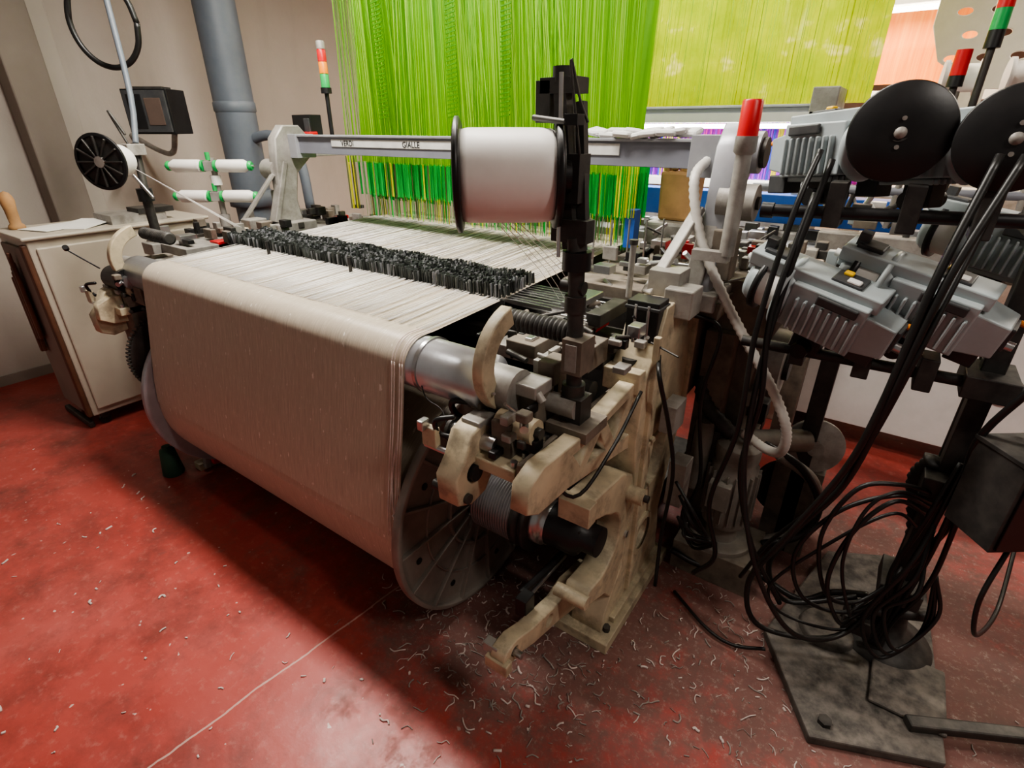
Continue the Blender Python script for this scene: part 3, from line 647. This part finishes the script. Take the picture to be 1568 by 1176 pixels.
def cabinet():
    P=top('control_cabinet'); b=MB(); b.bx(-4.12,-3.67,.82,1.75,.08,1.12,'cab').bx(-4.14,-3.65,.80,1.77,1.12,1.14,'cab')
    b.bx(-3.67,-3.655,.85,1.72,.12,1.08,'cab').bx(-3.655,-3.64,1.60,1.64,.55,.70,'black').bx(-4.10,-3.70,.79,.82,.0,.04,'dark')
    b.bx(-4.06,-3.72,.80,.82,.1,1.08,'pilaster').bx(-3.72,-3.67,.795,.82,.08,1.1,'wood')
    for x in(-4.05,-3.72):
        for y in(.88,1.68): b.cyl((x,y,.03),(x+.02,y,.03),.03,'black').bx(x-.01,x+.03,y-.02,y+.02,.04,.08,'dark')
    b.make('cabinet_body',P,.012)
    b=MB(); b.box((-3.9,1.05,1.145),(.22,.3,.003),'paper',(Vector((.95,.3,0)),Vector((-.3,.95,0)),UP)); b.box((-3.86,1.15,1.15),(.21,.29,.004),'paper',(Vector((.8,.6,0)),Vector((-.6,.8,.05)),UP)); 
    b.box((-3.85,1.40,1.165),(.25,.3,.05),'castgrey').box((-3.80,1.5,1.20),(.16,.2,.03),'dark'); b.make('papers',P,0)
    b=MB()
    for i in range(6): b.box((-3.86-.022*i,.772+.008*(i%2),.80-.03*i),(.028,.018,.50-.05*(i%3)),'wood',(Vector((1,0,0)),Vector((0,1,0)),Vector((.06,0,1))))
    b.make('hanging_rag',P,.006)
    P=top('spray_bottle'); b=MB(); b.lathe((-4.02,.89,1.1405),(0,0,1),[(0,.036),(.005,.04),(.02,.036),(.03,.026),(.10,.028),(.15,.034),(.17,.03),(.19,.02),(.20,.0)],'bag',24); b.make('bottle',P,0)
cabinet()

P=top('exhaust_pipe'); b=MB()
px,py=-4.13,2.37
b.cyl((px,py,0.0),(px,py,4.4),.135,'pipe',40).lathe((px,py,1.10),(0,0,1),[(0,.14),(.01,.17),(.10,.17),(.12,.14)],'pipe',40).lathe((px,py,1.75),(0,0,1),[(0,.135),(.01,.142),(.06,.142),(.07,.135)],'pipe',40)
b.tube([(px,py,1.55),(-3.85,2.45,1.6),(-3.65,2.5,1.45),(-3.6,2.5,1.1)],.035,'pipe',12); b.make('pipe',P,0)

P=top('flood_lamp'); b=MB()
X=Vector((.82,.57,0)); Y=Vector((-.57,.82,0)); o=Vector((-4.0,1.78,1.74))
b.box(o,(.28,.20,.25),'black',(X,Y,UP)).box(o-Y*.105,(.26,.015,.23),'feederdark',(X,Y,UP)).box(o-Y*.113+X*.05,(.10,.008,.15),'screen',(X,Y,UP))
b.box(o-Y*.113-X*.06,(.09,.006,.19),'black',(X,Y,UP)).box(o+UP*.13,(.18,.10,.02),'blackdusty',(X,Y,UP)); b.tube([o+Vector((0,.07,-.12)),(-4.2,1.9,1.5),(-4.5,1.95,1.5),(-4.9,1.95,1.6)],.018,'castgrey',8)
b.make('lamp_housing',P,.012)

P=top('signal_tower'); b=MB(); c=(-2.9,2.24)
b.cyl((*c,1.55),(*c,1.85),.012,'black').cyl((*c,1.83),(*c,1.86),.03,'black')
z=1.86
for k,h in(('greenp',.07),('orangep',.06),('redp',.06),('castgrey',.04)): b.lathe((*c,z),(0,0,1),[(0,.024),(h-.006,.024),(h,.021)],k,24); z+=h
b.bx(-3.10,-2.93,2.12,2.2,1.53,1.72,'black').bx(-2.98,-2.93,2.11,2.12,1.58,1.70,'feederdark').bx(-2.96,-2.90,2.08,2.14,1.55,1.63,'redp').bx(-2.98,-2.88,2.1,2.3,1.50,1.56,'castgrey')
b.make('tower',P,.003)
P=top('signal_lamp'); b=MB(); c=(-.40,1.70)
b.cyl((*c,1.30),(*c,1.60),.022,'castgrey').lathe((*c,1.58),(0,0,1),[(0,.02),(.01,.03),(.05,.03)],'castgrey',24).lathe((*c,1.63),(0,0,1),[(0,.028),(.085,.027),(.090,.024)],'redp',28); b.bx(-.5,-.39,1.68,1.72,1.28,1.31,'castgrey')
b.make('lamp',P,0)

# ---------------------------------------------------------------- weft feeders
def feeder(loc,dx,up=UP,disc=None,sc=1.0):
    P=top('weft_feeder'); d=Vector(dx).normalized(); up=(Vector(up)-d*Vector(up).dot(d)).normalized(); s=d.cross(up)
    O=Vector(loc); A=(s,up,d)
    def w(a,b_,c): return O+(s*a+up*b_+d*c)*sc
    b=MB()
    b.box(w(0,0,-.03),(.110*sc,.11*sc,.15*sc),'feeder',A,.92); b.box(w(0,-.005,-.125),(.095*sc,.09*sc,.07*sc),'feeder',(s,up,-d),.75)
    b.box(w(0,.058,.02),(.072*sc,.030*sc,.27*sc),'feeder',A); b.box(w(0,.045,.13),(.055*sc,.035*sc,.05*sc),'feeder',A); b.box(w(.0,.076,.11),(.042*sc,.010*sc,.05*sc),'feederdark',A)
    b.box(w(0,.073,-.04),(.050*sc,.010*sc,.06*sc),'feederdark',A); b.box(w(.012,.080,-.03),(.016*sc,.008*sc,.018*sc),'yellowp',A); b.box(w(-.012,.080,-.05),(.018*sc,.006*sc,.026*sc),'white',A)
    for i in range(8):
        for q in(-1,1): b.box(w(q*.056,-.012,-.095+.017*i),(.014*sc,.075*sc,.006*sc),'feeder',A)
    b.box(w(.058,.040,-.05),(.008*sc,.020*sc,.08*sc),'feederdark',A); b.box(w(-.058,.040,-.05),(.008*sc,.020*sc,.08*sc),'feederdark',A)
    for i in range(5): b.box(w(-.035+.0175*i,-.059,-.04),(.006*sc,.012*sc,.12*sc),'feeder',A)
    b.box(w(.0,.0,-.162),(.05*sc,.05*sc,.010*sc),'feederdark',A); b.cyl(w(.02,.02,-.165),w(.02,.02,-.174),.006*sc,'orangep',12)
    b.cyl(w(.0,-.02,-.16),w(0,-.02,-.18),.010*sc,'steel')
    b.box(w(0,-.080,-.02),(.045*sc,.06*sc,.06*sc),'blackdusty',A); b.cyl(w(-.05,-.095,-.02),w(.05,-.095,-.02),.018*sc,'black')
    b.box(w(.02,-.070,-.12),(.05*sc,.04*sc,.05*sc),'feederdark',A)
    b.make('housing',P,.007)
    b=MB(); b.lathe(w(0,0,.045),d,[(0,.058*sc),(.012*sc,.066*sc),(.02*sc,.06*sc),(.02*sc,.052*sc),(.09*sc,.050*sc),(.10*sc,.044*sc),(.105*sc,.0)],'feeder',36)
    b.lathe(w(0,0,.07),d,[(0,.0535*sc),(.05*sc,.0525*sc)],'yarn',30)
    if disc:
        e=Vector(disc[1]).normalized(); q=Vector(disc[0])
        b.lathe(q,e,[(0,.02),(0,.103),(.004,.106),(.008,.103),(.004,.03),(.006,.0)],'black',56)
        b.lathe(q+e*.005,e,[(0,.013),(.006,.012),(.007,0)],'castgrey',20); b.cyl(q,w(0,0,.12),.02,'blackdusty')
        b.cyl(q+e*.005+UP*.03,q+e*.009+UP*.03,.005,'castgrey',10); b.cyl(q+e*.005-UP*.03,q+e*.009-UP*.03,.005,'castgrey',10)
    else:
        b.lathe(w(0,0,.11),d,[(0,.052*sc),(.0,.064*sc),(.012*sc,.064*sc),(.012*sc,.05*sc)],'black',36,False)
        b.lathe(w(0,0,.055),d,[(0,.060*sc),(.0,.078*sc),(.010*sc,.078*sc),(.010*sc,.06*sc)],'feeder',36,False)
        b.box(w(0,.07,.13),(.02*sc,.06*sc,.02*sc),'feederdark',A); b.cyl(w(0,.04,.15),w(0,.04,.17),.008*sc,'white')
    b.make('drum',P,0)
feeder((-.17,1.76,1.60),(.80,-.58,.08),UP,((-.045,1.60,1.64),(.12,-1,.02)),1.25)
feeder((.05,1.78,1.60),(.80,-.58,.08),UP,((.160,1.60,1.63),(.02,-1,.02)),1.22)
feeder((-.125,1.62,1.22),(-1,.18,.24),(.2,-.25,1),None,1.28)
feeder((.085,1.68,1.25),(-1,.18,.22),(.2,-.25,1),None,1.28)
feeder((.24,1.98,1.36),(-1,.35,.15),(.1,0,1),None,1.2)
P=top('feeder_stand'); b=MB()
b.cyl((-.30,1.62,1.45),(.62,1.68,1.47),.016,'black').cyl((-.30,1.66,1.06),(.62,1.70,1.06),.016,'blackdusty').lathe((-.31,1.62,1.45),(1,0,0),[(0,.02),(.03,.02)],'black')
b.bx(.27,.32,1.70,1.75,.04,2.05,'blackdusty').cyl((.295,1.80,.05),(.295,1.80,1.2),.022,'dark')
for z in(1.06,1.46,.75,.35): b.bx(.24,.35,1.64,1.80,z-.03,z+.03,'blackdusty')
b.lathe((.33,1.80,.036),(0,0,1),[(0,.14),(.012,.135),(.03,.10),(.06,.05),(.14,.035)],'blackdusty',36)
b.cyl((.20,1.64,.25),(.40,1.72,.27),.02,'dark').bx(.18,.26,1.60,1.70,.18,.24,'dark')
for x in(-.14,.02,.16,.42): b.bx(x-.02,x+.02,1.60,1.66,1.42,1.53,'blackdusty'); b.bx(x-.02,x+.02,1.62,1.70,1.03,1.12,'blackdusty')
b.make('stand_frame',P)
P=top('floor_plate'); b=MB()
o=[(-.02,1.60),(.17,1.28),(.50,1.42),(.47,1.9),(.44,2.35),(.11,2.17)]
b.add([(x,y,.0) for x,y in o]+[(x,y,.035) for x,y in o],[tuple(range(6))[::-1],tuple(range(6,12))]+[(i,(i+1)%6,(i+1)%6+6,i+6) for i in range(6)],'plate')
b.lathe((.16,1.72,.035),(0,0,1),[(0,.09),(.02,.085),(.025,.05),(.03,0)],'plate',30); b.cyl((.2,1.35,.035),(.2,1.35,.05),.02,'dark',6)
b.beam((.40,1.48,.05),(.9,1.75,.05),.04,.03,'dark').bx(.3,.5,1.5,1.75,.035,.05,'plate')
b.make('plate',P,.006)
P=top('control_box'); b=MB()
X=Vector((.80,.60,0));Y=Vector((-.60,.80,0)); o=Vector((.42,1.58,.84))
b.box(o,(.20,.14,.24),'blackdusty',(X,Y,UP)).box(o-Y*.072,(.18,.01,.22),'black',(X,Y,UP)).box(o+UP*.125,(.21,.15,.012),'blackdusty',(X,Y,UP))
q=o-UP*.04-Y*.079; b.add([q-X*.022-UP*.018,q+X*.022-UP*.018,q+UP*.022],[(0,1,2)],'yellowp'); b.box(q+UP*.06+X*.02,(.05,.003,.03),'feederdark',(X,Y,UP))
b.cyl(o-UP*.12-X*.03,o-UP*.15-X*.03,.015,'black')
b.make('box',P,.008)

# ---------------------------------------------------------------- cables
P=top('power_cables'); b=MB(); rnd=random.Random(11)
def cab(pts,r=.0065): b.tube(pts,r,'rubber',8,8)
cab([(-.20,1.62,1.60),(-.22,1.55,1.45),(-.24,1.50,1.15),(-.23,1.48,.85),(-.27,1.50,.55),(-.22,1.50,.35),(-.28,1.52,.22)],.008)
cab([(-.17,1.62,1.58),(-.20,1.56,1.3),(-.21,1.50,1.0),(-.18,1.46,.7),(-.08,1.42,.42),(.06,1.45,.22),(.2,1.58,.20),(.28,1.66,.45)],.008)
cab([(-.19,1.62,1.50),(-.215,1.52,1.2),(-.19,1.5,.95),(-.20,1.5,.7),(-.12,1.5,.45),(-.0,1.52,.25)],.008)
cab([(.14,1.55,1.60),(.10,1.45,1.35),(.08,1.42,1.05),(.05,1.42,.85),(-.03,1.44,.58),(-.10,1.48,.32),(-.04,1.5,.14),(.16,1.6,.12),(.27,1.68,.25)],.009)
cab([(.18,1.55,1.60),(.12,1.45,1.35),(.09,1.42,1.05),(.06,1.44,.80),(-.02,1.5,.55),(-.06,1.55,.35),(.02,1.6,.20),(.2,1.66,.28)],.009)
cab([(.16,1.55,1.50),(.115,1.43,1.2),(.075,1.44,.9),(.02,1.5,.68),(-.08,1.58,.42),(-.14,1.62,.2)],.007)
for i,(bx_,dz) in enumerate(((.0,.0),(.05,.09),(.10,-.05),(-.04,-.16),(.12,.03))):
    cab([(.28,1.66,.68+dz*.5),(.19,1.57,.74+dz*.4),(.07+bx_*.5,1.52,.66+dz),(.0+bx_,1.50,.48+dz),(.06+bx_,1.53,.30+dz*.6),(.20,1.60,.27+dz*.5),(.29,1.67,.40+dz*.3)],rnd.choice([.0050,.0065]))
for i in range(3):
    cab([(.30,1.62,.70-.06*i),(.27+.02*i,1.54,.55-.04*i),(.22+.02*i,1.55,.30+.03*i),(.30+.015*i,1.60,.13+.03*i),(.38+.01*i,1.66,.24+.04*i),(.36,1.68,.45)],.006)
for i in range(4):
    q=.30+.01*i; cab([(q,1.64,.85),(q-.03+.012*i,1.60,.65),(q-.05+.02*i,1.62,.45),(q-.02,1.66,.25),(q-.03,1.68,.10)],.007)
cab([(.44,1.56,.69),(.42,1.50,.55),(.46,1.55,.40),(.55,1.8,.32),(.6,2.1,.4)],.006)
cab([(.33,1.62,1.46),(.36,1.55,1.2),(.30,1.58,.95),(.33,1.62,.7),(.28,1.6,.5)],.009)
cab([(-.42,1.72,.10),(-.30,1.75,.06),(-.15,1.85,.05),(.05,1.8,.05),(.15,1.85,.1),(.25,1.85,.15)],.012)
cab([(-.35,1.6,.015),(-.2,1.5,.02),(-.1,1.48,.02),(.0,1.5,.05)],.006)
for i in range(4):
    b.tube([(-.40+.02*i,1.55,.55-.05*i),(-.30-.01*i,1.52,.45-.03*i),(-.27+.01*i,1.6,.32),(-.33,1.68,.25-.02*i),(-.40,1.66,.32)],.006,'rubber',8,8)
b.tube([(.26,1.72,.80),(.24,1.74,.72),(.27,1.78,.60),(.30,1.80,.45),(.29,1.78,.2)],.024,'blackdusty',12,9,.12)
b.make('cables',P,0)

P=top('flexible_conduit'); b=MB()
b.tube([(-.56,1.93,1.56),(-.56,1.80,1.50),(-.50,1.76,1.33),(-.40,1.74,1.17),(-.30,1.72,1.04),(-.20,1.70,.92),(-.125,1.68,.80),(-.12,1.70,.70),(-.17,1.76,.655),(-.26,1.82,.66)],.0155,'conduit',12,16,.10); b.make('conduit',P,0)
P=top('electric_motor'); b=MB()
b.lathe((-.27,1.86,.14),(0,0,1),[(0,.12),(.02,.12),(.02,.06),(.10,.06),(.10,.085),(.36,.085),(.38,.075),(.40,.08),(.45,.08),(.47,.05)],'motor',32)
for i in range(20):
    a=2*math.pi*i/20; d=Vector((math.cos(a),math.sin(a),0)); b.box(Vector((-.27,1.86,.38))+d*.09,(.014,.004,.22),'motor',(d,UP.cross(d),UP))
b.bx(-.33,-.25,1.74,1.79,.35,.46,'motor').bx(-.42,-.12,1.74,2.0,0.0,.14,'creamdark')
b.tube([(-.30,1.85,.62),(-.42,1.86,.72),(-.46,1.9,.85)],.028,'blackdusty',12,10,.1)
b.lathe((-.05,2.14,.52),(.3,-1,.15),[(-.1,.06),(0,.06),(0,.11),(.02,.11),(.02,.03),(.05,.03)],'castgrey',36).cyl((-.27,1.86,.60),(-.08,2.1,.55),.045,'motor')
b.lathe((-.10,2.18,.27),(.2,-1,.1),[(-.08,.05),(0,.05),(0,.13),(.02,.13),(.02,.11),(.01,.11),(.01,.03)],'dark',36)
b.tube([(-.14,1.92,.56),(-.02,2.0,.45),(.02,2.05,.3),(-.04,2.02,.16),(-.16,1.95,.10)],.022,'motor',12)
b.tube([(-.20,1.90,.60),(-.06,1.94,.52),(.03,1.98,.36),(.0,1.98,.2),(-.12,1.92,.14)],.014,'rubber',12)
b.bx(-.16,.02,2.1,2.3,0,.42,'creamdark').bx(-.44,-.34,1.84,1.9,.5,.62,'dark').cyl((-.40,1.84,.36),(-.40,1.84,.66),.035,'motor')
b.make('motor',P,.003)
b=MB()
b.bx(-.46,-.30,1.95,2.5,.0,1.08,'creamdark').bx(-.46,-.36,1.86,2.1,.3,1.0,'creamdark').bx(-.45,-.25,1.9,2.1,1.0,1.18,'creamdark').cyl((-.30,2.2,.8),(-.22,2.2,.8),.14,'castgrey',32).cyl((-.22,2.2,.8),(-.20,2.2,.8),.06,'dark')
b.bx(-.40,-.05,2.0,2.3,1.10,1.16,'castgrey')
for i in range(50):
    x=rnd.uniform(-.44,.05); y=rnd.uniform(1.92,2.35); b.box((x,y,1.17+rnd.uniform(0,.08)),(rnd.uniform(.015,.06),rnd.uniform(.02,.06),rnd.uniform(.02,.06)),rnd.choice(['steel','castgrey','dark','dark','feeder','creamdark','redp' if i%6==0 else 'black']))
for i in range(30):
    y=rnd.uniform(1.95,2.45); z=rnd.uniform(.3,1.05); b.box((-.29,y,z),(rnd.uniform(.02,.08),rnd.uniform(.03,.1),rnd.uniform(.03,.1)),rnd.choice(['castgrey','dark','creamdark','blackdusty','motor']))
b.bx(-.1,-.04,2.1,2.2,0,1.1,'dark')
b.make('drive_gearbox',LOOM)

P=top('paper_bag'); b=MB(); q=random.Random(4)
b.box((-.87,2.62,1.36),(.17,.10,.22),'bag',None,1.08)
for i in range(7): b.box((-.94+.023*i,2.60+.02*(i%2),1.49+q.uniform(-.01,.02)),(.034,.05,.07),'bag',(Vector((1,q.uniform(-.5,.5),0)),Vector((0,1,0)),Vector((q.uniform(-.3,.3),0,1))))
b.bx(-.99,-.75,2.5,2.75,1.14,1.25,'castgrey'); b.make('bag',P,.014)
P=top('yarn_cone'); b=MB(); b.lathe((-2.80,.86,0),(0,0,1),[(0,.045),(.01,.052),(.15,.035),(.155,.02),(.17,.02)],'conegreen',28); b.make('cone',P,0)
for x,y,zz,tt in((.05,3.05,1.80,0),(.13,3.06,1.93,1)):
    P=top('signal_tower'); b=MB(); b.cyl((x,y,1.2),(x,y,zz),.014,'dark'); z=zz
    for k,h in (('black',.06),('greenp',.07),('redp',.07)) if tt else (('black',.04),('redp',.09)): b.lathe((x,y,z),(0,0,1),[(0,.028),(h,.027)],k,20); z+=h
    b.make('tower',P,0)

b=MB(); rnd=random.Random(5)
def curl(x,y,L,r,k,z=.002):
    a=rnd.uniform(0,6.28); pts=[(x,y,z)]
    for j in range(rnd.choice((1,2,3))): a+=rnd.uniform(-1.4,1.4); pts.append((pts[-1][0]+L*math.cos(a),pts[-1][1]+L*math.sin(a),z+rnd.uniform(0,.002)))
    b.tube(pts,r,k,5,2)
for i in range(260):
    x=rnd.uniform(-3.2,.9); y=rnd.uniform(-.3,1.8); 
    if x<-.9 and y>.8: continue
    curl(x,y,rnd.uniform(.003,.014),rnd.uniform(.0012,.0045),'lint')
for i in range(420):
    x=rnd.gauss(-.72,.24); y=rnd.gauss(1.08,.20); curl(x,y,rnd.uniform(.006,.022),rnd.uniform(.0008,.0028),rnd.choice(['fluff','fluff','lint']))
for i in range(260):
    x=rnd.gauss(.0,.28); y=rnd.gauss(1.5,.28); curl(x,y,rnd.uniform(.006,.022),rnd.uniform(.0008,.0025),rnd.choice(['fluff','lint']))
b.make('floor_lint',None,0)

# ---------------------------------------------------------------- light fixtures
def lamp(x0,x1,y,z,power,mk='tube',col=(1,.94,.86),rods=True,wd=.10):
    P=top('fluorescent_light'); b=MB(); b.bx(x0,x1,y-.10,y+.10,z+.04,z+.09,'white').cyl((x0+.03,y-.04,z+.02),(x1-.03,y-.04,z+.02),.013,mk,12).cyl((x0+.03,y+.04,z+.02),(x1-.03,y+.04,z+.02),.013,mk,12)
    if rods:
        for x in(x0+.1,x1-.1): b.cyl((x,y,z+.09),(x,y,4.4),.006,'dark',6)
    b.bx(x0,x0+.03,y-.06,y+.06,z,z+.04,'white').bx(x1-.03,x1,y-.06,y+.06,z,z+.04,'white')
    b.make('fixture',P,0)
    l=D.lights.new('tube_light','AREA'); l.shape='RECTANGLE'; l.size=x1-x0; l.size_y=wd; l.energy=power; l.color=col
    o=D.objects.new('tube_light',l); o.location=((x0+x1)/2,y,z-.005); C.collection.objects.link(o); o.parent=P
lamp(-3.0,-.7,1.42,3.0,118,wd=.2)
lamp(.9,2.3,.55,3.2,36,wd=.2)
lamp(-3.0,-.6,3.2,3.2,48)
lamp(-2.6,0,5.0,3.2,90,'tubesoft',(1,.88,.70))
lamp(-.75,-.05,5.6,2.43,32,'tubesoft',(1,.80,.58))
lamp(-.3,1.0,7.2,2.75,120,'tubesoft',(1,.80,.58))
lamp(1.2,2.8,4.6,3.1,65,col=(1,.9,.75))
lamp(-1.7,-.5,3.70,1.64,18,rods=False)

w=D.worlds.new('world'); C.scene.world=w; w.use_nodes=True
w.node_tree.nodes['Background'].inputs[0].default_value=(1,.92,.83,1); w.node_tree.nodes['Background'].inputs[1].default_value=.20
C.scene.view_settings.look='AgX - Medium High Contrast'

cd=D.cameras.new('camera'); cd.sensor_width=36; cd.lens=825/1600*36; cd.clip_start=.02
cam=D.objects.new('camera',cd); cam.location=(0,0,1.65); cam.rotation_euler=(math.radians(90-25.87),0,math.radians(35.2))
C.collection.objects.link(cam); C.scene.camera=cam
